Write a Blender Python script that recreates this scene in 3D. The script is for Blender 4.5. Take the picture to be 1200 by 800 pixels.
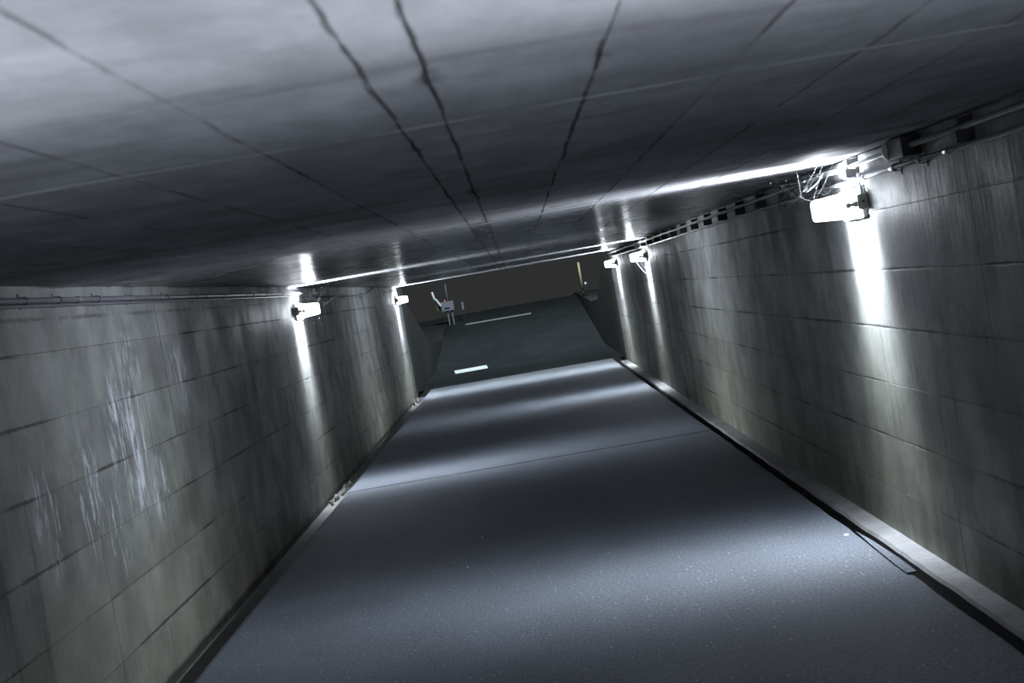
import bpy, bmesh, math, random
from mathutils import Vector, Matrix, noise

# ------------------------------------------------------------------ reset
for o in list(bpy.data.objects):
    bpy.data.objects.remove(o, do_unlink=True)
scene = bpy.context.scene
COL = scene.collection
random.seed(7)

# ------------------------------------------------------------------ camera
F_PX = 1695.0                      # focal length in pixels of a 1200 px frame
ROLL = math.radians(9.8)
YAW = math.atan(12.7 / F_PX)
PITCH = math.atan(61.7 / F_PX)
EYE = Vector((0.0, 0.0, 1.640))
fwd = Vector((-math.sin(YAW) * math.cos(PITCH), math.cos(YAW) * math.cos(PITCH), -math.sin(PITCH)))
r0 = fwd.cross(Vector((0, 0, 1))).normalized()
u0 = r0.cross(fwd).normalized()
rc = r0 * math.cos(ROLL) - u0 * math.sin(ROLL)
uc = r0 * math.sin(ROLL) + u0 * math.cos(ROLL)
cam_data = bpy.data.cameras.new('camera')
cam_data.sensor_width = 36.0
cam_data.lens = 36.0 * F_PX / 1200.0
cam_data.clip_start = 0.05
cam_data.clip_end = 400
cam_data.dof.use_dof = True
cam_data.dof.focus_distance = 13.0
cam_data.dof.aperture_fstop = 5.6
cam = bpy.data.objects.new('camera', cam_data)
m3 = Matrix((rc, uc, -fwd)).transposed()
cam.matrix_world = Matrix.Translation(EYE) @ m3.to_4x4()
COL.objects.link(cam)
scene.camera = cam

# ------------------------------------------------------------------ world (dim night sky), exposure
world = bpy.data.worlds.new('night_sky')
scene.world = world
world.use_nodes = True
bg = world.node_tree.nodes['Background']
bg.inputs['Color'].default_value = (0.95, 0.98, 1.0, 1)
bg.inputs['Strength'].default_value = 0.028
scene.view_settings.view_transform = 'Standard'
scene.view_settings.look = 'None'
scene.view_settings.gamma = 1.0
scene.view_settings.use_curve_mapping = False
scene.view_settings.exposure = 0.0

LAMP_POWER = 14.0                   # point light inside each wall lamp
LAMP_COLOR = (0.86, 0.92, 1.0)

# unseen lamp added above the frame to light the road beyond the far portal
sl = bpy.data.lights.new('added_road_light', 'POINT')
sl.energy = 4300.0
sl.color = (0.80, 0.94, 1.0)
sl.shadow_soft_size = 0.15
slo = bpy.data.objects.new('added_road_light', sl)
slo.location = (1.1, 34.5, 8.5)
COL.objects.link(slo)

# ------------------------------------------------------------------ dimensions (metres)
XL, XR = -2.119, 1.859             # wall faces
H = 2.013                          # ceiling height
Y0, Y1 = -7.0, 27.0                # tunnel ends
LEDGE_X, LEDGE_Z = 1.736, -0.046   # pale ledge at the foot of the right wall
FLOOR_L, FLOOR_R = -1.885, 1.618   # road edges beside the side channels
CHANNEL_Z = -0.115                 # bottom of the left channel


# ------------------------------------------------------------------ helpers
def link(name, mesh, mat=None, parent=None, smooth=False):
    o = bpy.data.objects.new(name, mesh)
    COL.objects.link(o)
    if mat is not None and not mesh.materials:
        mesh.materials.append(mat)
    if parent is not None:
        o.parent = parent
    if smooth:
        for p in mesh.polygons:
            p.use_smooth = True
    return o


def tag(o, label=None, cat=None, group=None, kind=None):
    if label: o['label'] = label
    if cat: o['category'] = cat
    if group: o['group'] = group
    if kind: o['kind'] = kind
    return o


def empty(name, loc):
    o = bpy.data.objects.new(name, None)
    o.empty_display_size = 0.1
    o.location = loc
    COL.objects.link(o)
    return o


def mesh_of(name, verts, faces):
    me = bpy.data.meshes.new(name)
    me.from_pydata([tuple(v) for v in verts], [], faces)
    me.update()
    return me


def bm_mesh(name, bm):
    me = bpy.data.meshes.new(name)
    bmesh.ops.recalc_face_normals(bm, faces=bm.faces)
    bm.to_mesh(me)
    bm.free()
    return me


def bm_box(bm, lo, hi, bevel=0.0, seg=2):
    r = bmesh.ops.create_cube(bm, size=1.0)
    vs = r['verts']
    c = [(a + b) / 2 for a, b in zip(lo, hi)]
    s = [b - a for a, b in zip(lo, hi)]
    for v in vs:
        v.co = Vector((c[0] + v.co.x * s[0], c[1] + v.co.y * s[1], c[2] + v.co.z * s[2]))
    if bevel > 0:
        es = set()
        for v in vs:
            for e in v.link_edges:
                es.add(e)
        bmesh.ops.bevel(bm, geom=list(es), offset=bevel, segments=seg, affect='EDGES', profile=0.6)
    return bm


def box_mesh(name, lo, hi, bevel=0.0, seg=2):
    bm = bmesh.new()
    bm_box(bm, lo, hi, bevel, seg)
    return bm_mesh(name, bm)


def bm_tube(bm, pts, r, n=10, caps=True):
    pts = [Vector(p) for p in pts]
    rings = []
    prev = None
    for i, p in enumerate(pts):
        if i == 0: t = pts[1] - pts[0]
        elif i == len(pts) - 1: t = pts[-1] - pts[-2]
        else: t = (pts[i + 1] - pts[i - 1])
        t.normalize()
        if prev is None:
            a = Vector((0, 0, 1)) if abs(t.z) < 0.9 else Vector((1, 0, 0))
            u = t.cross(a).normalized()
        else:
            u = (prev - t * prev.dot(t)).normalized()
        prev = u
        w = t.cross(u)
        rr = r[i] if isinstance(r, (list, tuple)) else r
        rings.append([bm.verts.new(p + (u * math.cos(2 * math.pi * k / n) + w * math.sin(2 * math.pi * k / n)) * rr) for k in range(n)])
    for a, b in zip(rings[:-1], rings[1:]):
        for k in range(n):
            bm.faces.new((a[k], a[(k + 1) % n], b[(k + 1) % n], b[k]))
    if caps:
        bm.faces.new(rings[0][::-1])
        bm.faces.new(rings[-1])
    return bm


def tube_mesh(name, pts, r, n=10):
    bm = bmesh.new()
    bm_tube(bm, pts, r, n)
    return bm_mesh(name, bm)


# ------------------------------------------------------------------ node materials
class NT:
    def __init__(self, name):
        self.mat = bpy.data.materials.new(name)
        self.mat.use_nodes = True
        self.t = self.mat.node_tree
        self.t.nodes.clear()
        self.out = self.t.nodes.new('ShaderNodeOutputMaterial')
        self.pos = None

    def n(self, typ, **kw):
        nd = self.t.nodes.new(typ)
        for k, v in kw.items():
            setattr(nd, k, v)
        return nd

    def put(self, sock, v):
        if isinstance(v, bpy.types.NodeSocket):
            self.t.links.new(v, sock)
        else:
            sock.default_value = v

    def position(self):
        if self.pos is None:
            self.pos = self.n('ShaderNodeNewGeometry').outputs['Position']
        return self.pos

    def sep(self, v):
        s = self.n('ShaderNodeSeparateXYZ')
        self.put(s.inputs[0], v)
        return s.outputs

    def vscale(self, v, s, off=(0, 0, 0)):
        m = self.n('ShaderNodeMapping')
        self.put(m.inputs['Vector'], v)
        m.inputs['Scale'].default_value = s
        m.inputs['Location'].default_value = off
        return m.outputs[0]

    def noise(self, v, scale=1.0, detail=3.0, rough=0.55, dist=0.0):
        m = self.n('ShaderNodeTexNoise')
        self.put(m.inputs['Vector'], v)
        m.inputs['Scale'].default_value = scale
        m.inputs['Detail'].default_value = detail
        m.inputs['Roughness'].default_value = rough
        m.inputs['Distortion'].default_value = dist
        return m.outputs['Fac']

    def m(self, op, a, b=0.0, c=0.0, clamp=False):
        nd = self.n('ShaderNodeMath', operation=op, use_clamp=clamp)
        self.put(nd.inputs[0], a)
        self.put(nd.inputs[1], b)
        self.put(nd.inputs[2], c)
        return nd.outputs[0]

    def ramp(self, v, lo, hi, a=0.0, b=1.0):
        nd = self.n('ShaderNodeMapRange', interpolation_type='SMOOTHSTEP')
        self.put(nd.inputs['Value'], v)
        nd.inputs['From Min'].default_value = lo
        nd.inputs['From Max'].default_value = hi
        nd.inputs['To Min'].default_value = a
        nd.inputs['To Max'].default_value = b
        return nd.outputs[0]

    def mix(self, f, a, b):
        nd = self.n('ShaderNodeMix', data_type='RGBA')
        self.put(nd.inputs[0], f)
        self.put(nd.inputs[6], a if isinstance(a, bpy.types.NodeSocket) else (*a, 1))
        self.put(nd.inputs[7], b if isinstance(b, bpy.types.NodeSocket) else (*b, 1))
        return nd.outputs[2]

    def mul(self, col, f):
        nd = self.n('ShaderNodeMix', data_type='RGBA', blend_type='MULTIPLY')
        nd.inputs[0].default_value = 1.0
        self.put(nd.inputs[6], col)
        cb = self.n('ShaderNodeCombineXYZ')
        for i in range(3): self.put(cb.inputs[i], f)
        self.t.links.new(cb.outputs[0], nd.inputs[7])
        return nd.outputs[2]

    def bump(self, h, strength=0.3, dist=0.01, nrm=None):
        nd = self.n('ShaderNodeBump')
        nd.inputs['Strength'].default_value = strength
        nd.inputs['Distance'].default_value = dist
        self.put(nd.inputs['Height'], h)
        if nrm is not None: self.t.links.new(nrm, nd.inputs['Normal'])
        return nd.outputs[0]

    def principled(self, col, rough, normal=None, spec=0.5, metal=0.0):
        p = self.n('ShaderNodeBsdfPrincipled')
        self.put(p.inputs['Base Color'], col if isinstance(col, bpy.types.NodeSocket) else (*col, 1))
        self.put(p.inputs['Roughness'], rough)
        p.inputs['Metallic'].default_value = metal
        p.inputs['Specular IOR Level'].default_value = spec
        if normal is not None: self.t.links.new(normal, p.inputs['Normal'])
        self.t.links.new(p.outputs[0], self.out.inputs[0])
        return self.mat


def simple(name, col, rough=0.6, spec=0.4, metal=0.0, var=0.15, scale=30.0):
    k = NT(name)
    nz = k.noise(k.position(), scale, 3)
    c = k.mul(k.mix(0.0, col, col), k.ramp(nz, 0.2, 0.8, 1.0 - var, 1.0 + var))
    return k.principled(c, rough, k.bump(nz, 0.1, 0.002), spec, metal)


def mat_wall(name, left):
    k = NT(name)
    P = k.position()
    x, y, z = k.sep(P)
    ri = k.n('ShaderNodeObjectInfo').outputs['Random']
    big = k.noise(k.vscale(P, (1, 0.55, 0.8)), 1.0, 3)
    # cement grey above, mossy olive towards the foot
    moss = k.ramp(k.m('ADD', z, k.m('MULTIPLY', k.m('SUBTRACT', big, 0.5), 1.6)), 1.55, 0.15)
    col = k.mix(moss, (0.132, 0.138, 0.138) if left else (0.172, 0.178, 0.176), (0.110, 0.114, 0.094) if left else (0.140, 0.144, 0.116))
    blotch = k.noise(k.vscale(P, (1, 2.2, 2.0), (3, 1, 7)), 1.0, 5, 0.65)
    col = k.mul(col, k.ramp(blotch, 0.28, 0.72, 0.60, 1.30))
    # each formwork panel cast a touch lighter or darker
    col = k.mul(col, k.ramp(ri, 0.0, 1.0, 0.9, 1.1))
    # vertical water runs
    runs = k.noise(k.vscale(P, (1, 9.0, 0.55), (0, 2, 0)), 1.0, 4, 0.6)
    runs2 = k.noise(k.vscale(P, (1, 26.0, 1.6), (0, 5, 3)), 1.0, 3, 0.6)
    reg = k.noise(k.vscale(P, (1, 0.7, 0.9), (9, 4, 2)), 1.0, 2)
    dark = k.m('MULTIPLY', k.ramp(runs, 0.55, 0.72), k.ramp(reg, 0.42, 0.62))
    col = k.mul(col, k.ramp(dark, 0, 1, 1.0, 0.5))
    # dirt in and under the horizontal joints (every 0.3 m from the ceiling)
    row = k.m('FRACT', k.m('DIVIDE', k.m('SUBTRACT', H, z), 0.3))       # 0 just under a joint .. 1 above the next
    wob = k.noise(k.vscale(P, (1, 3.0, 3.0), (1, 8, 2)), 1.0, 3)
    rag = k.noise(k.vscale(P, (1, 30.0, 22.0), (3, 1, 5)), 1.0, 4, 0.7)
    dist = k.m('MINIMUM', row, k.m('SUBTRACT', 1.0, row))
    jd = k.m('MULTIPLY', k.ramp(k.m('ADD', dist, k.m('ADD', k.m('MULTIPLY', k.m('SUBTRACT', wob, 0.5), 0.05), k.m('MULTIPLY', k.m('SUBTRACT', rag, 0.5), 0.10))), 0.034, 0.010),
             k.ramp(k.noise(k.vscale(P, (1, 1.1, 2.0), (4, 4, 4)), 1.0, 3), 0.44, 0.60))
    col = k.mul(col, k.ramp(jd, 0, 1, 1.0, 0.30))
    # thinner dirt in the upright joints (every 0.9 m)
    cl = k.m('FRACT', k.m('DIVIDE', k.m('ADD', y, 90.0 - (4.97 if left else 4.9)), 0.9))
    cd = k.m('MINIMUM', cl, k.m('SUBTRACT', 1.0, cl))
    vd = k.m('MULTIPLY', k.ramp(k.m('ADD', cd, k.m('MULTIPLY', k.m('SUBTRACT', rag, 0.5), 0.012)), 0.010, 0.003),
             k.ramp(k.noise(k.vscale(P, (1, 1.3, 0.8), (7, 2, 9)), 1.0, 3), 0.40, 0.55))
    col = k.mul(col, k.ramp(vd, 0, 1, 1.0, 0.5))
    if left:
        # ragged dark line just under the conduit
        ml = k.m('ABSOLUTE', k.m('ADD', k.m('SUBTRACT', z, H - 0.150), k.m('MULTIPLY', k.m('SUBTRACT', rag, 0.5), 0.05)))
        ml = k.m('MULTIPLY', k.ramp(ml, 0.014, 0.003), k.ramp(k.noise(k.vscale(P, (1, 1.0, 1.0), (2, 6, 6)), 1.0, 3), 0.42, 0.54))
        col = k.mul(col, k.ramp(ml, 0, 1, 1.0, 0.4))
    drip = k.m('MULTIPLY', k.ramp(row, 0.34, 0.0), k.ramp(runs2, 0.60, 0.70))
    drip = k.m('MULTIPLY', drip, k.ramp(reg, 0.45, 0.6))
    col = k.mul(col, k.ramp(drip, 0, 1, 1.0, 0.5))
    # darker line at the very foot
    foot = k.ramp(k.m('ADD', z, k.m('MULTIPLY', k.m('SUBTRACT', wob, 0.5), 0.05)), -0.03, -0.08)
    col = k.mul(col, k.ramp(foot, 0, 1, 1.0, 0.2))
    # whitish lime runs / scuffs
    wn = k.noise(k.vscale(P, (1, 15.0, 3.2), (0, 1, 11)), 1.0, 5, 0.75, 1.2)
    if left:
        # lime patches between the first and second rows of panels in view
        def patch(yc, zc, ry, rz):
            a = k.m('DIVIDE', k.m('SUBTRACT', y, yc), ry)
            b = k.m('DIVIDE', k.m('SUBTRACT', z, zc), rz)
            return k.ramp(k.m('ADD', k.m('MULTIPLY', a, a), k.m('MULTIPLY', b, b)), 1.3, 0.1)
        pm = patch(7.55, 1.18, 0.40, 0.48)
        for a in ((7.75, 1.55, 0.28, 0.25), (8.9, 1.45, 0.30, 0.25), (6.75, 1.02, 0.22, 0.3), (7.1, 0.78, 0.2, 0.22), (6.1, 1.0, 0.2, 0.28), (8.0, 0.85, 0.22, 0.22)):
            pm = k.m('MAXIMUM', pm, patch(*a))
        white = k.m('MULTIPLY', pm, k.ramp(wn, 0.50, 0.62))
        white = k.m('MULTIPLY', white, 0.85)
    else:
        white = k.m('MULTIPLY', k.ramp(wn, 0.62, 0.74), k.ramp(reg, 0.5, 0.66))
        white = k.m('MULTIPLY', white, 0.35)
    col = k.mix(white, col, (0.40, 0.43, 0.48))
    fine = k.noise(P, 140.0, 3)
    h = k.m('ADD', k.m('MULTIPLY', runs2, 0.7), k.m('ADD', k.m('MULTIPLY', fine, 0.25), k.m('MULTIPLY', blotch, 1.2)))
    h = k.m('SUBTRACT', h, k.m('MULTIPLY', jd, 0.8))
    nr = k.bump(h, 0.8, 0.007)
    return k.principled(col, k.ramp(blotch, 0.3, 0.7, 0.62, 0.42), nr, 0.4)


def mat_ceiling():
    k = NT('ceiling_concrete')
    P = k.position()
    x, y, z = k.sep(P)
    ri = k.n('ShaderNodeObjectInfo').outputs['Random']
    blotch = k.noise(k.vscale(P, (1.6, 1.2, 1)), 1.0, 4, 0.6)
    col = k.mul(k.mix(0.0, (0.25, 0.25, 0.265), (0.25, 0.25, 0.265)), k.ramp(blotch, 0.25, 0.75, 0.80, 1.15))
    col = k.mul(col, k.ramp(ri, 0, 1, 0.95, 1.05))
    # board grain and damp bands running across the tunnel
    grain = k.noise(k.vscale(P, (0.9, 11.0, 1)), 1.0, 4, 0.6)
    damp = k.ramp(k.m('ADD', y, k.m('MULTIPLY', k.m('SUBTRACT', blotch, 0.5), 3.0)), 6.2, 8.2)
    g = k.m('MULTIPLY', k.m('SUBTRACT', grain, 0.5), k.ramp(damp, 0, 1, 0.25, 1.3))
    col = k.mul(col, k.m('ADD', 0.96, g))
    cloud = k.noise(k.vscale(P, (5, 2.6, 1), (2, 8, 0)), 1.0, 5, 0.7)
    col = k.mul(col, k.ramp(cloud, 0.3, 0.72, 1.08, 0.80))
    band = k.noise(k.vscale(P, (0.35, 2.1, 1), (5, 0.4, 0)), 1.0, 3, 0.6)
    col = k.mul(col, k.ramp(band, 0.56, 0.70, 1.0, 0.66))
    # dirty joints along the tunnel
    wob = k.m('MULTIPLY', k.m('SUBTRACT', k.noise(k.vscale(P, (1.5, 2.2, 1), (2, 2, 2)), 1.0, 4), 0.5), 0.034)
    xw = k.m('ADD', x, wob)
    brk = k.noise(k.vscale(P, (3.0, 1.8, 1), (7, 3, 1)), 1.0, 4, 0.65)
    d1 = k.m('MINIMUM', k.m('ABSOLUTE', k.m('ADD', xw, 0.083)), k.m('ABSOLUTE', k.m('ADD', xw, 0.18)))
    d1 = k.m('MINIMUM', d1, k.m('ABSOLUTE', k.m('SUBTRACT', xw, 0.217)))
    s1 = k.m('MULTIPLY', k.ramp(d1, 0.007, 0.002), k.ramp(brk, 0.32, 0.54))
    col = k.mul(col, k.ramp(s1, 0, 1, 1.0, 0.62))
    spill = k.m('MULTIPLY', k.ramp(d1, 0.05, 0.0), k.ramp(brk, 0.58, 0.68))
    col = k.mul(col, k.ramp(spill, 0, 1, 1.0, 0.6))
    rr = k.m('FRACT', k.m('DIVIDE', k.m('ADD', xw, 6.083), 0.3))
    rl = k.m('FRACT', k.m('DIVIDE', k.m('ADD', xw, 6.18), 0.3))
    isr = k.m('GREATER_THAN', x, -0.13)
    row = k.m('ADD', k.m('MULTIPLY', rr, isr), k.m('MULTIPLY', rl, k.m('SUBTRACT', 1.0, isr)))
    d2 = k.m('MINIMUM', row, k.m('SUBTRACT', 1.0, row))
    s2 = k.m('MULTIPLY', k.ramp(d2, 0.03, 0.008), k.ramp(brk, 0.38, 0.58))
    col = k.mul(col, k.ramp(s2, 0, 1, 1.0, 0.55))
    # dark spalled patch between the two close joints
    pa = k.m('MULTIPLY', k.ramp(k.m('ABSOLUTE', k.m('ADD', xw, 0.13)), 0.075, 0.045), k.ramp(k.m('ABSOLUTE', k.m('SUBTRACT', y, 8.9)), 1.4, 0.9))
    col = k.mul(col, k.ramp(k.m('MULTIPLY', pa, k.ramp(brk, 0.38, 0.55)), 0, 1, 1.0, 0.45))
    # pale lime line along the cross joint overhead
    yw = k.m('ADD', y, k.m('MULTIPLY', k.m('SUBTRACT', blotch, 0.5), 0.16))
    lime = k.m('MULTIPLY', k.ramp(k.m('ABSOLUTE', k.m('SUBTRACT', yw, 3.10)), 0.022, 0.006), k.ramp(k.noise(k.vscale(P, (3, 2, 1)), 1.0, 4), 0.36, 0.54))
    col = k.mix(k.m('MULTIPLY', lime, 0.5), col, (0.52, 0.52, 0.53))
    fine = k.noise(P, 90.0, 3)
    # damp, shiny film on the inner stretch, dusty and matt near the mouth
    h = k.m('ADD', k.m('MULTIPLY', grain, k.ramp(damp, 0, 1, 0.15, 1.6)), k.m('MULTIPLY', fine, 0.12))
    nr = k.bump(h, 0.30, 0.006)
    rough = k.m('SUBTRACT', 0.78, k.m('MULTIPLY', damp, k.ramp(blotch, 0.3, 0.7, 0.50, 0.58)))
    mt = k.principled(col, rough, nr, 0.5)
    k.put(next(q for q in k.t.nodes if q.type == 'BSDF_PRINCIPLED').inputs['Specular IOR Level'], k.ramp(damp, 0, 1, 0.0, 0.05))
    return mt


def mat_asphalt(name, base, gl=0.3):
    k = NT(name)
    P = k.position()
    g1 = k.noise(P, 220.0, 2, 0.6)
    g2 = k.noise(k.vscale(P, (1, 0.5, 1)), 75.0, 4, 0.75)
    big = k.noise(k.vscale(P, (0.9, 0.5, 1)), 1.0, 4, 0.6)
    col = k.mul(k.mix(0.0, base, base), k.ramp(g2, 0.32, 0.68, 0.55, 1.45))
    col = k.mul(col, k.ramp(big, 0.25, 0.75, 0.85, 1.15))
    v = k.n('ShaderNodeTexVoronoi')
    k.put(v.inputs['Vector'], P)
    v.inputs['Scale'].default_value = 38.0
    spk = k.m('MULTIPLY', k.ramp(v.outputs['Distance'], 0.20, 0.10), k.m('GREATER_THAN', k.sep(v.outputs['Color'])[0], 0.91))
    col = k.mix(k.m('MULTIPLY', spk, 0.8), col, (0.55, 0.60, 0.72))  # glints of the asphalt grain, painted into the colour as pale specks
    # dirt packed along the cross joint
    yj = k.m('ADD', k.sep(P)[1], k.m('MULTIPLY', k.m('SUBTRACT', big, 0.5), 0.10))
    jn = k.m('MULTIPLY', k.ramp(k.m('ABSOLUTE', k.m('SUBTRACT', yj, 13.606)), 0.055, 0.02), k.ramp(k.noise(k.vscale(P, (2.5, 2.5, 1), (4, 4, 0)), 1.0, 3), 0.34, 0.5))
    col = k.mul(col, k.ramp(jn, 0, 1, 1.0, 0.45))
    # faint scrapes running across the way
    sc = k.noise(k.vscale(P, (1.2, 22.0, 1)), 1.0, 3, 0.6)
    col = k.mul(col, k.ramp(sc, 0.62, 0.72, 1.0, 0.8))
    h = k.m('ADD', k.m('MULTIPLY', g1, 0.8), k.m('MULTIPLY', g2, 1.0))
    nr = k.bump(h, 0.45, 0.004)
    return k.principled(col, 0.7, nr, gl)


def mat_concrete(name, base, rough=0.75):
    k = NT(name)
    P = k.position()
    a = k.noise(P, 3.0, 5, 0.65)
    b = k.noise(P, 60.0, 4, 0.65)
    col = k.mul(k.mix(0.0, base, base), k.ramp(a, 0.25, 0.75, 0.7, 1.25))
    col = k.mul(col, k.ramp(b, 0.3, 0.7, 0.85, 1.12))
    return k.principled(col, rough, k.bump(k.m('ADD', a, b), 0.4, 0.006), 0.3)


def mat_diffuser():
    k = NT('lamp_diffuser')
    tr = k.n('ShaderNodeBsdfTransparent')
    em = k.n('ShaderNodeEmission')
    em.inputs['Color'].default_value = (0.93, 0.97, 1.0, 1)
    em.inputs['Strength'].default_value = 5.0
    mx = k.n('ShaderNodeMixShader')
    nz = k.noise(k.position(), 60.0, 2)
    k.put(mx.inputs[0], k.ramp(nz, 0.3, 0.7, 0.28, 0.36))
    k.t.links.new(tr.outputs[0], mx.inputs[1])
    k.t.links.new(em.outputs[0], mx.inputs[2])
    k.t.links.new(mx.outputs[0], k.out.inputs[0])
    return k.mat


def mat_emit(name, col, s):
    k = NT(name)
    em = k.n('ShaderNodeEmission')
    em.inputs['Color'].default_value = (*col, 1)
    nz = k.noise(k.position(), 20.0, 2)
    k.put(em.inputs['Strength'], k.ramp(nz, 0.2, 0.8, s * 0.95, s * 1.05))
    k.t.links.new(em.outputs[0], k.out.inputs[0])
    return k.mat


M = dict(
    wall_l=mat_wall('wall_concrete_lime', True),
    wall_r=mat_wall('wall_concrete', False),
    ceil=mat_ceiling(),
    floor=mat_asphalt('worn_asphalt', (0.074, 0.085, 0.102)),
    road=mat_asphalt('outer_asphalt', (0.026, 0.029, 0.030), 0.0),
    kerb=mat_concrete('kerb_concrete', (0.165, 0.168, 0.172)),
    joint=mat_concrete('joint_dirt', (0.065, 0.065, 0.06)),
    ledge_shade=mat_concrete('ledge_face_shade', (0.035, 0.035, 0.033)),
    gutter=mat_concrete('gutter_silt', (0.11, 0.11, 0.105)),
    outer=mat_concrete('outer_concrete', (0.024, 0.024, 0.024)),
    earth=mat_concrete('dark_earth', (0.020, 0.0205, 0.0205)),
    pipe=simple('galvanised_conduit', (0.22, 0.225, 0.24), 0.3, 0.5, 0.5),
    pipe_d=simple('grey_conduit', (0.085, 0.087, 0.10), 0.45, 0.5),
    black=simple('blackened_steel', (0.022, 0.022, 0.024), 0.55, 0.4),
    pale=simple('pale_metal', (0.62, 0.63, 0.65), 0.4, 0.5),
    box=simple('grey_green_plastic', (0.20, 0.215, 0.185), 0.5, 0.4),
    lampw=simple('lamp_white_steel', (0.75, 0.76, 0.77), 0.4, 0.5),
    diff=mat_diffuser(),
    tube=mat_emit('fluorescent_tube', (0.95, 0.98, 1.0), 9.0),
    web=simple('dusty_web', (0.5, 0.52, 0.55), 0.8, 0.2),
    paint=simple('road_paint', (0.80, 0.84, 0.84), 0.7, 0.2, 0, 0.12, 8.0),
    worn_paint=simple('worn_road_paint', (0.30, 0.34, 0.33), 0.7, 0.2, 0, 0.2, 8.0),
    yellow=simple('yellow_paint', (0.42, 0.40, 0.20), 0.5, 0.4),
    cab=simple('cabinet_grey', (0.20, 0.21, 0.25), 0.5, 0.4),
    olive=simple('cabinet_olive', (0.07, 0.08, 0.045), 0.5, 0.4),
    slot=simple('dark_slot', (0.02, 0.02, 0.022), 0.6, 0.2),
    orange=simple('orange_plastic', (0.75, 0.30, 0.18), 0.4, 0.4),
    stone=mat_concrete('loose_stone', (0.13, 0.125, 0.115)),
    litter=simple('white_litter', (0.42, 0.43, 0.44), 0.6, 0.3),
)

# ------------------------------------------------------------------ walls, with the cast panels
BACK = 0.004        # how far the joints lie behind the panel faces


def panel_mesh(name, w, h, gw, gh, jit):
    """a cast panel lying in the local xy plane, facing +z, with chamfered, slightly ragged edges"""
    x0, x1, y0, y1 = gw, w - gw, gh, h - gh
    c = 0.0012
    v = []
    for (x, y, z) in ((x0, y0, 0), (x1, y0, 0), (x1, y1, 0), (x0, y1, 0),
                      (x0 + c, y0 + c, BACK), (x1 - c, y0 + c, BACK), (x1 - c, y1 - c, BACK), (x0 + c, y1 - c, BACK)):
        v.append((x + jit.uniform(-1, 1) * 0.0005, y + jit.uniform(-1, 1) * 0.0005, z))
    f = [(4, 5, 6, 7), (0, 1, 5, 4), (1, 2, 6, 5), (2, 3, 7, 6), (3, 0, 4, 7)]
    return mesh_of(name, v, f)


def panel_grid(parent, mat, origin, du, dv, nrm, us, vs, rnd, gap_u, gap_v, rnd_off=0.0012):
    """panels over the grid us x vs on a plane; shares a few meshes for every size"""
    cache = {}
    for i in range(len(us) - 1):
        for j in range(len(vs) - 1):
            w, h = us[i + 1] - us[i], vs[j + 1] - vs[j]
            key = (round(w, 3), round(h, 3), rnd.randrange(5))
            if key not in cache:
                gw = gap_u * rnd.choice((0.25, 0.5, 0.8, 1.0, 1.3))
                gh = gap_v * rnd.choice((0.25, 0.5, 0.8, 1.0, 1.4))
                me = panel_mesh('cast_panel', w, h, gw, gh, rnd)
                me.materials.append(mat)
                cache[key] = me
            o = bpy.data.objects.new('cast_panel', cache[key])
            p = Vector(origin) + du * us[i] + dv * vs[j] + nrm * rnd.uniform(-rnd_off, rnd_off)
            o.matrix_world = Matrix.Translation(p) @ Matrix((du, dv, nrm)).transposed().to_4x4()
            COL.objects.link(o)
            o.parent = parent


def frange(a, b, s):
    out = [a]
    while out[-1] + s < b - 1e-4:
        out.append(out[-1] + s)
    out.append(b)
    return out


rnd = random.Random(11)
rows = [-0.2] + [H - 0.3 * k for k in range(7, 0, -1)] + [H]
# joints across the walls, first at the ones the photograph shows
ys_l = frange(4.97, Y1, 0.9)
ys_r = frange(4.9, Y1, 0.9)
X = Vector((1, 0, 0)); Y = Vector((0, 1, 0)); Z = Vector((0, 0, 1))

wall_left = link('wall_left', box_mesh('wall_left', (XL - 0.35, Y0, -0.25), (XL - BACK, Y1, H)), M['wall_l'])
tag(wall_left, 'stained grey concrete left wall with cast panel joints and white lime runs', kind='structure')
wall_right = link('wall_right', box_mesh('wall_right', (XR + BACK, Y0, -0.25), (XR + 0.35, Y1, H)), M['wall_r'])
tag(wall_right, 'stained olive grey concrete right wall', kind='structure')
for w in (wall_left, wall_right):
    w.data.materials[0] = M['joint']
panel_grid(wall_left, M['wall_l'], (XL - BACK, 0, 0), Y, Z, X, ys_l, rows, rnd, 0.0005, 0.0006, 0.0006)
panel_grid(wall_right, M['wall_r'], (XR + BACK, 0, 0), Y * -1.0, Z, X * -1.0, [-v for v in reversed(ys_r)], rows, rnd, 0.0005, 0.0006, 0.0006)
# behind and beside the camera: plain cast concrete, wholly out of frame
for nm, x0, x1, ye, mt, par in (('plain_cast_face', XL - BACK, XL, ys_l[0], 'wall_l', wall_left), ('plain_cast_face', XR, XR + BACK, ys_r[0], 'wall_r', wall_right)):
    link(nm, box_mesh(nm, (x0, Y0, -0.2), (x1, ye - 0.002, H)), M[mt], par)

ceiling = link('ceiling', box_mesh('ceiling', (XL - 0.35, Y0, H + BACK), (XR + 0.35, Y1, H + 0.6)), M['joint'])
tag(ceiling, 'low grey concrete ceiling with dark joints running along the tunnel', kind='structure')
xs = [XL] + [-0.18 - 0.3 * k for k in range(6, 0, -1)] + [-0.18, -0.083] + [-0.083 + 0.3 * k for k in range(1, 7)] + [XR]
ysc = [0.4, 1.3] + frange(3.1, Y1, 1.8)
panel_grid(ceiling, M['ceil'], (0, 0, H + BACK), X, Y * -1.0, Z * -1.0, xs, [-v for v in reversed(ysc)], rnd, 0.0007, 0.0004, 0.0004)
link('plain_cast_face', box_mesh('plain_cast_face', (XL, Y0, H), (XR, 0.4, H + BACK)), M['ceil'], ceiling)

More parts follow.
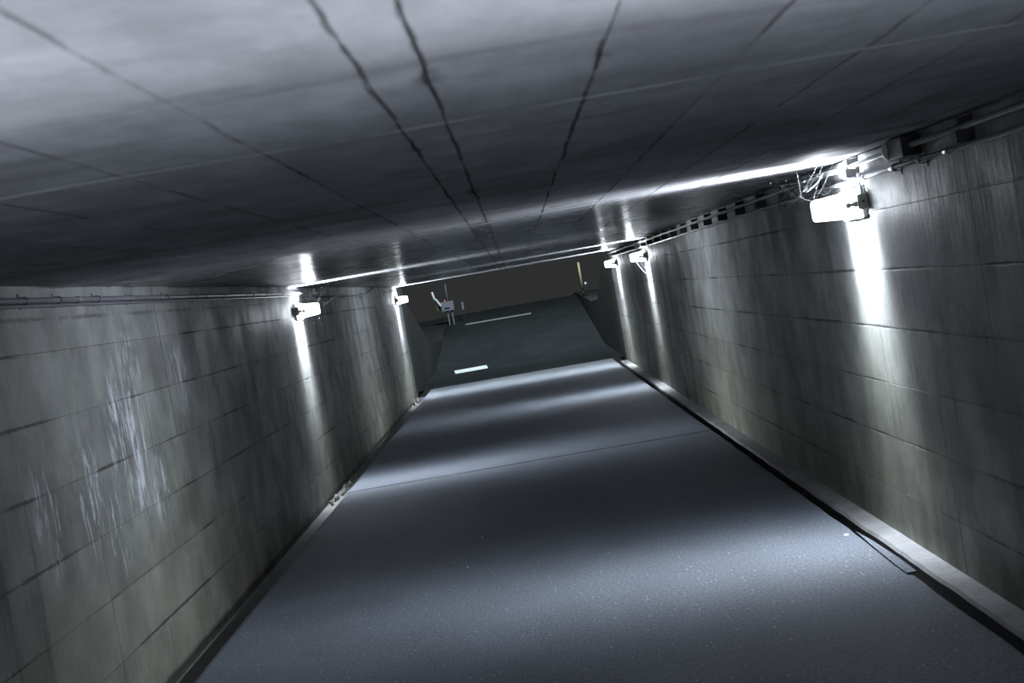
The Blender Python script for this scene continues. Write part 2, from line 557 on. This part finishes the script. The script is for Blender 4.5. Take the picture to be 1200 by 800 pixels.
# ------------------------------------------------------------------ floor, gutter, kerb
floor = link('floor', box_mesh('floor', (XL - 0.35, Y0, -0.45), (XR + 0.35, Y1 + 0.5, -0.25)), M['gutter'])
link('channel_bed', box_mesh('channel_bed', (XL - 0.003, Y0, -0.25), (FLOOR_L + 0.03, Y1 + 0.5, CHANNEL_Z)), M['gutter'], floor)
tag(floor, 'blue grey asphalt floor of the tunnel with a cross joint', kind='structure')


def slab(y0, y1, name='asphalt_slab'):
    """road slab with a slightly ragged edge along gutter and kerb"""
    n = max(2, int((y1 - y0) / 0.12))
    v, f = [], []
    for i in range(n + 1):
        y = y0 + (y1 - y0) * i / n
        jl = noise.noise(Vector((y * 2.3, 3.1, 0))) * 0.007
        jr = noise.noise(Vector((y * 2.9, 8.4, 0))) * 0.010
        wob = noise.noise(Vector((0, y * 0.5, 1.0))) * 0.003
        xl, xr = FLOOR_L + jl, FLOOR_R + jr
        v += [(xl, y, -0.25), (xl + 0.002, y, -0.006 + wob), (xl + 0.03, y, wob), (xr - 0.03, y, wob), (xr - 0.002, y, -0.006 + wob), (xr, y, -0.25)]
    for i in range(n):
        for k in range(5):
            a = i * 6 + k
            f.append((a, a + 1, a + 7, a + 6))
    f.append(tuple(range(0, 6)))
    f.append(tuple(reversed(range(n * 6, n * 6 + 6))))
    return link(name, mesh_of(name, v, f), M['floor'], floor)


for a, b in ((Y0, 4.2), (4.2, 13.60), (13.612, Y1 + 0.5)):
    slab(a, b)

# kerb: a rough cast strip along the right wall
n = 260
v, f = [], []
for i in range(n + 1):
    y = Y0 + (Y1 - Y0) * i / n
    e = noise.noise(Vector((y * 1.7, 0.3, 5))) * 0.012 + noise.noise(Vector((y * 6.0, 2.3, 5))) * 0.006
    t = noise.noise(Vector((y * 2.1, 7.3, 5))) * 0.006
    v += [(LEDGE_X + e * 0.3, y, -0.25), (LEDGE_X + e * 0.6, y, LEDGE_Z - 0.016 + t), (LEDGE_X + 0.012 + e, y, LEDGE_Z + t),
          (LEDGE_X + 0.07, y, LEDGE_Z + 0.002 + t * 0.4), (XR + 0.004, y, LEDGE_Z + 0.004)]
for i in range(n):
    for q in range(4):
        a = i * 5 + q
        f.append((a, a + 5, a + 6, a + 1))
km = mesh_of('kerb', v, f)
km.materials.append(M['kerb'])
km.materials.append(M['ledge_shade'])          # shade of the unlit upright face, put into its colour
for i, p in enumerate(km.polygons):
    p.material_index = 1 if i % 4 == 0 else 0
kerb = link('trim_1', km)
tag(kerb, 'rough pale concrete ledge along the foot of the right wall', kind='structure')

# ------------------------------------------------------------------ wall lamps
def ies_text():
    """photometry of the louvred bulkhead lamp: axis along the tunnel, light thrown across it"""
    t = bpy.data.texts.get('lamp_photometry') or bpy.data.texts.new('lamp_photometry')
    t.clear()
    angs = list(range(0, 181, 5))
    vals = []
    for a in angs:
        d = (a - 90) / 21.5 if a > 90 else (90 - a) / 21.0
        vals.append(1000.0 * (0.96 * math.exp(-d * d) + 0.04 * math.sin(math.radians(a)) ** 2) + 6.0)
    s = 'IESNA:LM-63-2002\n[TEST] lamp\nTILT=NONE\n'
    s += '1 1000 1 %d 1 1 2 0 0 0\n1 1 1\n' % len(angs)
    s += ' '.join(str(a) for a in angs) + '\n0\n' + ' '.join('%.2f' % q for q in vals) + '\n'
    t.write(s)
    return t


IES = ies_text()
lamp_light = bpy.data.lights.new('lamp_light', 'POINT')
lamp_light.energy = LAMP_POWER / 2
lamp_light.color = LAMP_COLOR
lamp_light.shadow_soft_size = 0.035
lamp_light.use_nodes = True
lt = lamp_light.node_tree
em = next(nn for nn in lt.nodes if nn.type == 'EMISSION')
ie = lt.nodes.new('ShaderNodeTexIES')
ie.mode = 'INTERNAL'
ie.ies = IES
lt.links.new(ie.outputs['Fac'], em.inputs['Strength'])
strong_light = lamp_light.copy()          # lamps beside the viewer, power set for the brightness of the near ceiling
strong_light.energy = LAMP_POWER / 2 * 0.82
stronger_light = lamp_light.copy()
stronger_light.energy = LAMP_POWER / 2 * 1.7

LW, LL, LH = 0.205, 0.42, 0.14      # reach from wall, length along wall, height


def diffuser_mesh():
    """open-backed ribbed cover: local +x points into the tunnel, origin on the wall at lamp centre"""
    bm = bmesh.new()
    # profile in xz (tapering slightly, rounded nose), extruded along y with shallow ribs
    prof = []
    x0, x1 = 0.030, LW
    hz0, hz1 = LH / 2, LH / 2 - 0.012
    r = 0.02
    prof.append((x0, -hz0))
    for k in range(5):
        a = -math.pi / 2 + k * math.pi / 8
        prof.append((x1 - r + r * math.cos(a), -hz1 + r + r * math.sin(a)))
    for k in range(5):
        a = k * math.pi / 8
        prof.append((x1 - r + r * math.cos(a), hz1 - r + r * math.sin(a)))
    prof.append((x0, hz0))
    ny = 20
    rings = []
    for i in range(ny + 1):
        y = -LL / 2 + LL * i / ny
        s = 1.0 if i % 2 else 0.975
        rings.append([bm.verts.new((x0 + (px - x0) * s, y, pz * s)) for px, pz in prof])
    for a, b in zip(rings[:-1], rings[1:]):
        for k in range(len(prof) - 1):
            bm.faces.new((a[k], a[k + 1], b[k + 1], b[k]))
    bm.faces.new(rings[0])
    bm.faces.new(rings[-1][::-1])
    return bm_mesh('diffuser', bm)


def frame_mesh():
    bm = bmesh.new()
    bm_box(bm, (0.014, -LL / 2 - 0.008, -LH / 2 - 0.008), (0.032, LL / 2 + 0.008, -LH / 2 + 0.004), 0.002, 1)
    bm_box(bm, (0.014, -LL / 2 - 0.008, LH / 2 - 0.004), (0.032, LL / 2 + 0.008, LH / 2 + 0.008), 0.002, 1)
    bm_box(bm, (0.014, -LL / 2 - 0.008, -LH / 2 + 0.004), (0.032, -LL / 2 + 0.004, LH / 2 - 0.004), 0.002, 1)
    bm_box(bm, (0.014, LL / 2 - 0.004, -LH / 2 + 0.004), (0.032, LL / 2 + 0.008, LH / 2 - 0.004), 0.002, 1)
    return bm_mesh('retaining_frame', bm)


DME, FME = diffuser_mesh(), frame_mesh()
BASE = box_mesh('base_plate', (0.0, -LL / 2, -LH / 2), (0.016, LL / 2, LH / 2), 0.004, 2)
TUBE = tube_mesh('fluorescent_tube', [(0.12, -LL / 2 + 0.02, 0.0), (0.12, LL / 2 - 0.02, 0.0)], 0.011, 10)
JB = box_mesh('junction_box', (0.004, -LL / 2 - 0.062, -0.037), (0.062, -LL / 2 - 0.006, 0.043), 0.005, 2)
JS = tube_mesh('screw', [(0.033, -LL / 2 - 0.062, 0.003), (0.033, -LL / 2 - 0.066, 0.003)], 0.007, 8)
_b = bmesh.new()
bm_tube(_b, [(0.060, -LL / 2 - 0.030, -0.004), (0.078, -LL / 2 - 0.030, -0.004), (0.079, -LL / 2 - 0.030, -0.004), (0.094, -LL / 2 - 0.030, -0.006)], [0.016, 0.016, 0.010, 0.010], 10)
bm_tube(_b, [(0.094, -LL / 2 - 0.030, -0.006), (0.098, -LL / 2 - 0.030, -0.006), (0.112, -LL / 2 - 0.028, -0.006), (0.116, -LL / 2 - 0.026, -0.006)], [0.012, 0.017, 0.017, 0.010], 10)
GL = bm_mesh('cable_gland', _b)


def lamp(x, y, z, side, label, drop=0.11, light=None):
    """side = +1 on the left wall (facing +x), -1 on the right wall"""
    t = empty('wall_lamp', (x, y, z))
    t.scale = (side, 1, 1)
    tag(t, label, 'lamp', 'white box lamps along the tunnel walls')
    link('base_plate', BASE, M['lampw'], t)
    link('retaining_frame', FME, M['lampw'], t)
    link('diffuser', DME, M['diff'], t)
    link('fluorescent_tube', TUBE, M['tube'], t, True)
    jb = link('junction_box', JB, M['box'], t)
    jb['label'] = 'grey green junction box on the end of the lamp'
    link('screw', JS, M['black'], jb)
    link('cable_gland', GL, M['box'], jb, True)
    link('drop_pipe', tube_mesh('drop_pipe', [(0.03, -LL / 2 - 0.034, 0.04), (0.03, -LL / 2 - 0.034, 0.04 + drop)], 0.008, 8), M['pale'], t, True)
    for ly in (-0.14, 0.14):                              # the two ends of the tube
        lo = bpy.data.objects.new('lamp_light', light or lamp_light)
        COL.objects.link(lo)
        lo.parent = t
        lo.location = (0.175, ly, 0)
        lo.rotation_euler = (math.radians(90), 0, 0)      # photometric axis along the tunnel
    return t


LZ = 1.768
lamp(XR, 7.65, LZ, -1, 'nearest white box lamp, on the right wall under two bright pipes')
lamp(XL, 14.05, LZ, 1, 'nearer white box lamp on the left wall')
lamp(XR, 19.85, LZ, -1, 'middle white box lamp of three on the right wall', 0.09)
lamp(XR, 25.45, LZ, -1, 'farthest white box lamp on the right wall, by the dark exit', 0.09)
lamp(XL, 25.9, LZ, 1, 'farther white box lamp on the left wall, by the dark exit')
lamp(XL, 1.6, LZ, 1, 'white box lamp on the left wall beside the viewer, outside the frame', 0.11, strong_light)
lamp(XR, 1.6, LZ, -1, 'white box lamp on the right wall beside the viewer, outside the frame', 0.11, stronger_light)
lamp(XR, -4.9, LZ, -1, 'white box lamp on the right wall behind the viewer, outside the frame')

# ------------------------------------------------------------------ pipes
def clip_mesh(r, side):
    bm = bmesh.new()
    bm_box(bm, (0.0, -0.012, -r - 0.022), (0.004, 0.012, r + 0.022), 0.001, 1)
    pts = [(0.004, 0, -r - 0.004)] + [(0.012 + r + (r + 0.003) * math.cos(a), 0, (r + 0.003) * math.sin(a)) for a in [math.radians(q) for q in range(-110, 111, 22)]] + [(0.004, 0, r + 0.004)]
    for a, b in zip(pts[:-1], pts[1:]):
        d = Vector(b) - Vector(a)
        nn = Vector((d.z, 0, -d.x)).normalized() * 0.002
        vs = [bm.verts.new(Vector(p) + Vector((0, yy, 0)) + s * nn) for p in (a, b) for yy in (-0.010, 0.010) for s in (-1, 1)]
        for q in ((0, 1, 3, 2), (4, 6, 7, 5), (0, 2, 6, 4), (1, 5, 7, 3), (0, 4, 5, 1), (2, 3, 7, 6)):
            bm.faces.new([vs[k] for k in q])
    return bm_mesh('pipe_clip', bm)


# left wall: one dark conduit under the ceiling, clipped to the wall, ending at the nearer left lamp
zc = 1.943
pl = link('conduit', tube_mesh('conduit', [(XL + 0.028, Y0 + 0.1, zc), (XL + 0.028, 8.0, zc), (XL + 0.028, 14.45, zc + 0.003)], 0.0135, 10), M['pipe_d'], None, True)
tag(pl, 'dark conduit clipped along the left wall just under the ceiling', 'conduit')
link('conduit_run', tube_mesh('conduit_run', [(XL + 0.020, Y0 + 0.1, zc - 0.024), (XL + 0.020, 14.2, zc - 0.022)], 0.007, 8), M['pipe_d'], pl, True)
CL = clip_mesh(0.0135, 1)
CL.materials.append(M['pipe_d'])
for y in (6.25, 6.72, 7.35, 7.98, 8.8, 9.6, 10.5, 11.4, 12.3, 13.2, 14.0):
    o = link('pipe_clip', CL, None, pl)
    o.location = (XL + 0.001, y, zc)
for y in (7.02, 7.98, 8.7, 9.9, 11.7):
    link('coupling', tube_mesh('coupling', [(XL + 0.028, y - 0.03, zc), (XL + 0.028, y + 0.03, zc)], 0.0165, 10), M['pipe_d'], pl, True)

bl = link('conduit', tube_mesh('conduit', [(XL + 0.03, 14.6, 1.898), (XL + 0.03, 20.2, 1.898), (XL + 0.03, 20.8, 1.918), (XL + 0.03, 21.9, 1.993), (XL + 0.03, 22.3, 2.000)], 0.011, 8), M['pipe_d'], None, True)
tag(bl, 'thin dark conduit between the two left lamps, bending up to the ceiling', 'conduit')
for y in (16.0, 18.0, 20.0):
    o = link('pipe_clip', CL, None, bl)
    o.location = (XL + 0.001, y, 1.898)
sb = link('conduit', tube_mesh('conduit', [(XL + 0.03, 23.6, 1.933), (XL + 0.03, 25.7, 1.933), (XL + 0.03, 25.80, 1.913), (XL + 0.03, 25.80, 1.833)], 0.012, 8), M['pipe'], None, True)
tag(sb, 'short bright conduit leading to the farther left lamp', 'conduit')

# right wall: upper pipe and lower conduit on dark brackets
zu, zl = 1.960, 1.888
up = link('upper_pipe', tube_mesh('upper_pipe', [(XR - 0.045, Y0 + 0.1, zu), (XR - 0.045, 26.6, zu)], 0.0125, 10), M['pipe'], None, True)
tag(up, 'upper of two metal pipes along the right wall under the ceiling', 'pipe')
lw = link('lower_pipe', tube_mesh('lower_pipe', [(XR - 0.028, Y0 + 0.1, zl), (XR - 0.028, 26.4, zl)], 0.0105, 10), M['pipe'], None, True)
tag(lw, 'lower of two metal pipes along the right wall, above the lamps', 'pipe')
for y in (5.9, 6.75, 7.3, 8.4, 10.2, 13.1, 16.0, 18.9, 21.8, 24.7):
    link('coupling', tube_mesh('coupling', [(XR - 0.028, y - 0.03, zl), (XR - 0.028, y + 0.03, zl)], 0.0145, 10), M['pipe'], lw, True)
for y in (6.3, 6.72, 8.2, 9.6):
    o = link('pipe_clip', CL, None, lw)
    o.location = (XR - 0.001, y, zl)
    o.scale = (-1, 1, 1)
# flanged coupling on the upper pipe, nearer than the first lamp
link('coupling_box', box_mesh('coupling_box', (XR - 0.088, 6.34, zu - 0.046), (XR - 0.004, 6.58, zu + 0.046), 0.006, 2), M['black'], up)
bm = bmesh.new()
bm_tube(bm, [(XR - 0.060, 6.585, zu), (XR - 0.060, 6.589, zu), (XR - 0.060, 6.605, zu), (XR - 0.060, 6.609, zu)], [0.046, 0.050, 0.050, 0.046], 20)
fo = link('flange', bm_mesh('flange', bm), M['pale'], up)
fo['label'] = 'pale round flange'


def bracket_mesh():
    bm = bmesh.new()
    bm_box(bm, (-0.006, -0.03, 1.901), (0.0, 0.03, 2.008), 0.001, 1)
    bm_box(bm, (-0.075, -0.030, 1.900), (-0.006, 0.030, zu - 0.0125), 0.002, 1)
    bm_box(bm, (-0.062, -0.030, zu + 0.0125), (-0.006, 0.030, 1.998), 0.002, 1)
    return bm_mesh('pipe_bracket', bm)


BR = bracket_mesh()
BR.materials.append(M['black'])
NB = [5.65 + 0.93 * k for k in range(0, 23)]
ORD = 'first second third fourth fifth sixth seventh eighth ninth tenth eleventh twelfth'.split()
for i, y in enumerate(NB):
    if abs(y - 6.58) < 0.1:
        continue
    o = link('pipe_bracket', BR, None, None)
    o.location = (XR, y, 0)
    if y < 6.4: lb = 'black steel bracket nearest the frame edge, holding the pipes on the right wall'
    elif y < 8: lb = 'black steel bracket holding the pipes right above the nearest lamp'
    elif y < 19.5: lb = '%s small black pipe bracket past the nearest lamp on the right wall' % ORD[i - 3]
    else: lb = '%s tiny black pipe bracket past the middle lamp on the right wall' % ORD[i - 15]
    tag(o, lb, 'bracket', 'black pipe brackets on the right wall')

# ------------------------------------------------------------------ cobwebs
def web(name, label, strands, r=0.0007, specks=()):
    t = None
    for i, (a, b, sag) in enumerate(strands):
        a, b = Vector(a) + Vector((0, 0, H - 2.17)), Vector(b) + Vector((0, 0, H - 2.17))
        pts = [a.lerp(b, k / 8) - Vector((0, 0, sag * math.sin(math.pi * k / 8))) for k in range(9)]
        if t is None:
            t = empty(name, tuple(a))
        o = link('strand', tube_mesh('strand', [p - t.location for p in pts], r, 5), M['web'], t)
    for p in specks:
        bm = bmesh.new()
        bmesh.ops.create_icosphere(bm, subdivisions=1, radius=p[3])
        for vv in bm.verts:
            vv.co *= 1 + 0.3 * noise.noise(vv.co * 300)
            vv.co += Vector(p[:3]) + Vector((0, 0, H - 2.17)) - t.location
        link('dust_clump', bm_mesh('dust_clump', bm), M['web'], t)
    return tag(t, label, 'cobweb')


rw = random.Random(5)
st = []
for k in range(26):
    y = 7.80 + rw.random() * 0.75
    x = XR - 0.02 - rw.random() * 0.27
    a = (x, y, 2.0 + rw.random() * 0.165)
    b = (XR - 0.03 - rw.random() * 0.2, y - 0.1 + rw.random() * 0.35, 1.99 + rw.random() * 0.06)
    st.append((a, b, rw.random() * 0.02))
st += [((XR - 0.30, 8.35, 2.165), (XR - 0.05, 7.85, 2.13), 0.02), ((XR - 0.42, 8.5, 2.165), (XR - 0.10, 7.9, 2.11), 0.03),
       ((XR - 0.12, 7.76, 2.168), (XR - 0.2, 7.75, 1.99), 0.0), ((XR - 0.48, 8.6, 2.12), (XR - 0.36, 8.55, 2.05), 0.0)]
sp = [(XR - 0.18, 8.0, 2.10, 0.006), (XR - 0.31, 8.3, 2.135, 0.006), (XR - 0.24, 8.2, 2.13, 0.004), (XR - 0.1, 8.1, 2.06, 0.004), (XR - 0.15, 8.2, 2.08, 0.003)]
web('cobweb', 'tangled dusty cobweb beside the nearest lamp under the ceiling', st, 0.0005, sp)
st = [((XL + 0.17, 14.35, 1.995), (XL + 0.27, 14.7, 2.165), 0.005), ((XL + 0.18, 14.36, 1.99), (XL + 0.29, 14.7, 2.165), 0.007),
      ((XL + 0.228, 14.4, 1.95), (XL + 0.50, 15.0, 2.165), 0.01), ((XL + 0.228, 14.4, 1.96), (XL + 0.54, 15.1, 2.168), 0.02)]
for k in range(12):
    st.append(((XL + 0.06 + rw.random() * 0.14, 14.5 + rw.random() * 0.3, 2.0 + rw.random() * 0.13), (XL + 0.04 + rw.random() * 0.14, 14.5 + rw.random() * 0.3, 2.0 + rw.random() * 0.13), 0.01))
sp = [(XL + 0.13, 14.6, 2.12, 0.006), (XL + 0.21, 14.6, 2.13, 0.007), (XL + 0.30, 14.7, 2.10, 0.006), (XL + 0.16, 14.4, 1.83, 0.006), (XL + 0.10, 14.4, 1.79, 0.004), (XL + 0.18, 14.4, 1.76, 0.004)]
web('cobweb', 'cobweb strands slanting from the nearer left lamp up to the ceiling', st, 0.0008, sp)
web('cobweb', 'small cobweb hanging below the middle right lamp', [((XR - 0.13, 19.7, 1.86), (XR - 0.04, 19.75, 1.74), 0.01), ((XR - 0.10, 19.7, 1.86), (XR - 0.04, 19.75, 1.74), 0.0), ((XR - 0.15, 19.8, 1.86), (XR - 0.02, 19.8, 1.66), 0.02)], 0.0016)

# ------------------------------------------------------------------ loose bits on the floor
def chunk(name, loc, size, label, cat, mat, group=None, seed=0):
    bm = bmesh.new()
    bmesh.ops.create_icosphere(bm, subdivisions=2, radius=1.0)
    for vv in bm.verts:
        d = 1 + 0.45 * noise.noise(vv.co * 1.7 + Vector((seed * 3.1, 0, 0)))
        vv.co = Vector((vv.co.x * size[0] * d, vv.co.y * size[1] * d, max(vv.co.z, -0.5) * size[2] * d))
    mz = min(vv.co.z for vv in bm.verts)
    for vv in bm.verts: vv.co.z -= mz
    o = link(name, bm_mesh(name, bm), mat)
    o.location = loc
    return tag(o, label, cat, group)


rs = random.Random(3)
for k in range(12):
    y = 13.75 + k * 0.125 + rs.random() * 0.02
    lb = 'pale crumb of rubble in the gutter below the nearer left lamp'
    if k == 0: lb = 'crumb of rubble in the left gutter, nearest of the row to the viewer'
    if k == 11: lb = 'crumb of rubble in the left gutter, last of its row past the nearer left lamp'
    chunk('rubble_piece', (XL + 0.03 + rs.random() * 0.06, y, CHANNEL_Z), (0.012 + rs.random() * 0.006, 0.02 + rs.random() * 0.012, 0.02 + rs.random() * 0.02),
          lb, 'rubble', M['stone'], 'rubble in the left gutter', k)
for k in range(5):
    y = 25.35 + k * 0.24 + rs.random() * 0.03
    lb = 'pale lump of rubble at the wall foot below the farther left lamp'
    chunk('rubble_piece', (XL + 0.04 + rs.random() * 0.05, y, CHANNEL_Z), (0.022, 0.05 + rs.random() * 0.03, 0.05 + rs.random() * 0.03),
          lb, 'rubble', M['stone'], 'rubble by the exit', 30 + k)
# broken lip of asphalt beside the kerb
v = []
pl_ = [(1.590, 6.75), (1.640, 6.76), (1.645, 7.1), (1.636, 7.6), (1.622, 7.9), (1.606, 7.5), (1.596, 7.1)]
for z_ in (0.0, 0.008):
    v += [(a, b, z_) for a, b in pl_]
q = len(pl_)
f = [tuple(range(q, 2 * q)), tuple(reversed(range(q)))] + [(i, (i + 1) % q, (i + 1) % q + q, i + q) for i in range(q)]
o = link('broken_slab_edge', mesh_of('broken_slab_edge', v, f), M['floor'])
tag(o, 'thin broken strip of asphalt on the road edge below the nearest lamp', 'slab piece')
chunk('litter_scrap', (1.56, 7.85, 0.001), (0.014, 0.02, 0.006), 'small white scrap of litter at the road edge below the nearest lamp', 'litter', M['litter'], None, 5)
for k, (x, y, lb) in enumerate(((-0.50, 9.8, 'white fleck left of centre, the farther of two on the dark asphalt'), (-0.57, 8.8, 'white fleck left of centre, the nearer of two on the dark asphalt'),
                                (0.86, 6.2, 'pale bit of grit on the bright asphalt below the nearest lamp'), (0.97, 15.5, 'tiny pale fleck on the asphalt at the far right edge'))):
    chunk('paper_fleck', (x, y, 0.001), (0.007, 0.012, 0.004), lb, 'litter', M['litter'], None, 50 + k)

# ------------------------------------------------------------------ beyond the portal: flat road, then a ramp up
def ground_z(y):
    return 0.0 if y < 33.3 else min(0.097 * (y - 33.3), 0.097 * 11.4)


yy = [Y1 + 0.5, 30.0, 33.3] + [34.3 + 1.0 * k for k in range(0, 10)] + [44.7, 52, 70, 110]
v, f = [], []
for y in yy:
    z_ = ground_z(y) - max(0.0, y - 44.7) * 0.03
    v += [(XL, y, z_), (XR, y, z_)]
for i in range(len(yy) - 1):
    f.append((2 * i, 2 * i + 1, 2 * i + 3, 2 * i + 2))
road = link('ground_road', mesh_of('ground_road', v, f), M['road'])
tag(road, 'dark asphalt road rising beyond the tunnel exit', kind='structure')
for nm, sx, xx in (('wall_outer_left', -1, -2.119), ('wall_outer_right', 1, 1.859)):
    v, f = [], []
    pts = [(Y1 + 0.01, 2.6), (28.0, 2.2), (33.3, 1.05), (36.5, 0.98), (44.7, 1.18), (52, 0.95)]
    if sx < 0: pts = [(Y1 + 0.01, 2.6), (28.0, 1.7), (33.3, 0.74), (38.0, 0.60)]
    for y, zt in pts:
        v += [(xx, y, -0.1), (xx, y, zt), (xx + sx * 0.3, y, zt), (xx + sx * 0.3, y, -0.1)]
    for i in range(len(pts) - 1):
        for k in range(3):
            a = i * 4 + k
            f.append((a, a + 1, a + 5, a + 4))
    f.append((0, 3, 2, 1))
    f.append(tuple(len(v) - 4 + k for k in range(4)))
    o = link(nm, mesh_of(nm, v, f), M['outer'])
    tag(o, 'dark concrete side wall beyond the exit, %s side' % ('left' if sx < 0 else 'right'), kind='structure')
# earth banks on both sides
for nm, xa, xb, dz in (('ground_bank_left', -40, XL, 0.0), ('ground_bank_right', 2.15, 40, 0.2)):
    ys_ = [27.2, 28.0, 33.3, 38.0, 38.05, 44.7, 55, 120]
    zs_ = [2.5, 1.69, 0.73, 0.59, 0.59, 1.09, 0.75, -1.2] if xa < 0 else [2.5, 2.19, 1.04, 1.00, 1.0, 1.16, 0.8, -1.2]
    v, f = [], []
    for y, z_ in zip(ys_, zs_):
        xe = (XL - 0.2 if y <= 38.0 else XL + 0.01) if xa < 0 else xa
        for k in range(7):
            x = (xa + (xe - xa) * k / 6) if xa < 0 else (xa + (xb - xa) * k / 6)
            v.append((x, y, z_ + (0.10 * noise.noise(Vector((x, y, 0))) if 0 < k < 6 else 0)))
    for i in range(len(ys_) - 1):
        for k in range(6):
            a = i * 7 + k
            f.append((a, a + 1, a + 8, a + 7))
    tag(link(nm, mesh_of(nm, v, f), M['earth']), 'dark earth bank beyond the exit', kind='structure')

# painted marks: short broad dash on the flat, thin line across the ramp
def paint(name, corners, label, mat='paint'):
    v = []
    for x, y in corners:
        v.append((x, y, ground_z(y) + 0.001))
    for x, y in corners:
        v.append((x, y, ground_z(y) + 0.005))
    f = [(4, 5, 6, 7), (0, 1, 5, 4), (1, 2, 6, 5), (2, 3, 7, 6), (3, 0, 4, 7)]
    return tag(link(name, mesh_of(name, v, f), M[mat]), label, 'road marking')


paint('painted_dash', [(-1.57, 31.55), (-0.85, 31.65), (-0.92, 33.05), (-1.66, 32.95)], 'short broad white dash painted on the road past the exit')
paint('painted_line', [(-1.55, 41.7), (0.365, 41.7), (0.365, 41.97), (-1.55, 41.97)], 'long thin white line painted across the ramp', 'worn_paint')

# roadside cabinet on two legs
cx, cy = -2.08, 42.36
gz = ground_z(cy)
cz = 1.424
t = empty('roadside_cabinet', (cx, cy, gz))
t.rotation_euler = (0, 0, 0.06)
t.scale = (0.92, 0.92, 1.0)
tag(t, 'small grey roadside cabinet on two legs beyond the exit', 'cabinet')
link('body', box_mesh('body', (-0.14, -0.12, cz - gz - 0.12), (0.28, 0.12, cz - gz + 0.15), 0.012, 2), M['cab'], t)
link('side_box', box_mesh('side_box', (-0.29, -0.09, cz - gz - 0.09), (-0.142, 0.09, cz - gz + 0.06), 0.01, 2), M['olive'], t)
link('slot', box_mesh('slot', (-0.03, -0.126, cz - gz - 0.07), (0.14, -0.119, cz - gz - 0.02), 0.002, 1), M['slot'], t)
for lx in (0.06, 0.20):
    link('leg', box_mesh('leg', (lx - 0.02, -0.03, -0.1), (lx + 0.02, 0.03, cz - gz - 0.119), 0.004, 1), M['cab'], t)
link('mast', tube_mesh('mast', [(0.12, 0, cz - gz + 0.145), (0.12, 0, cz - gz + 0.66)], 0.016, 8), M['cab'], t, True)
bmx = bmesh.new()
bmesh.ops.create_uvsphere(bmx, u_segments=10, v_segments=6, radius=0.03)
for vv in bmx.verts: vv.co += Vector((0.02, -0.02, cz - gz + 0.18))
link('beacon', bm_mesh('beacon', bmx), M['orange'], t, True)
# slim marker plate right of it
t = empty('marker_plate', (-1.58, 42.8, ground_z(42.8)))
g = ground_z(42.8)
tag(t, 'slim grey marker plate on thin posts just right of the roadside cabinet', 'marker')
link('plate', box_mesh('plate', (-0.03, -0.012, 1.25 - g), (0.03, 0.012, 1.49 - g), 0.006, 1), M['cab'], t)
for lx in (-0.02, 0.02):
    link('post', box_mesh('post', (lx - 0.008, -0.008, 0), (lx + 0.008, 0.008, 1.251 - g), 0.001, 1), M['black'], t)
# bent white rail end, left of the cabinet
o = link('guard_rail', tube_mesh('guard_rail', [(-2.375, 42.2, 1.917), (-2.345, 42.2, 1.716), (-2.285, 42.2, 1.662), (-2.20, 42.2, 1.497), (-2.19, 42.2, 1.46)], [0.030, 0.032, 0.034, 0.032, 0.028], 10), M['paint'], None, True)
tag(o, 'bent white rail end left of the roadside cabinet', 'rail')
link('stanchion', tube_mesh('stanchion', [(-2.19, 42.2, 1.47), (-2.19, 42.2, 0.8)], 0.02, 8), M['black'], o, True)
# yellow marker post on the right side wall
t = empty('marker_post', (1.88, 40.2, 1.07))
tag(t, 'pale yellow marker post standing right of the exit', 'post')
link('post', tube_mesh('post', [(0, 0, 0.17), (0, 0, 0.95)], 0.028, 12), M['yellow'], t, True)
link('foot', tube_mesh('foot', [(0, 0, 0.0), (0, 0, 0.17)], 0.022, 12), M['black'], t, True)
link('cap', tube_mesh('cap', [(0, 0, 0.95), (0, 0, 0.965)], [0.028, 0.02], 12), M['yellow'], t, True)
t = empty('reflector', (1.99, 40.35, 1.07))
tag(t, 'tiny white reflector on a dark stake beside the yellow post', 'reflector')
link('stake', tube_mesh('stake', [(0, 0, 0), (0, 0, 0.36)], 0.010, 8), M['black'], t, True)
link('disc', tube_mesh('disc', [(0, -0.014, 0.36), (0, 0.006, 0.36)], 0.032, 14), M['paint'], t)
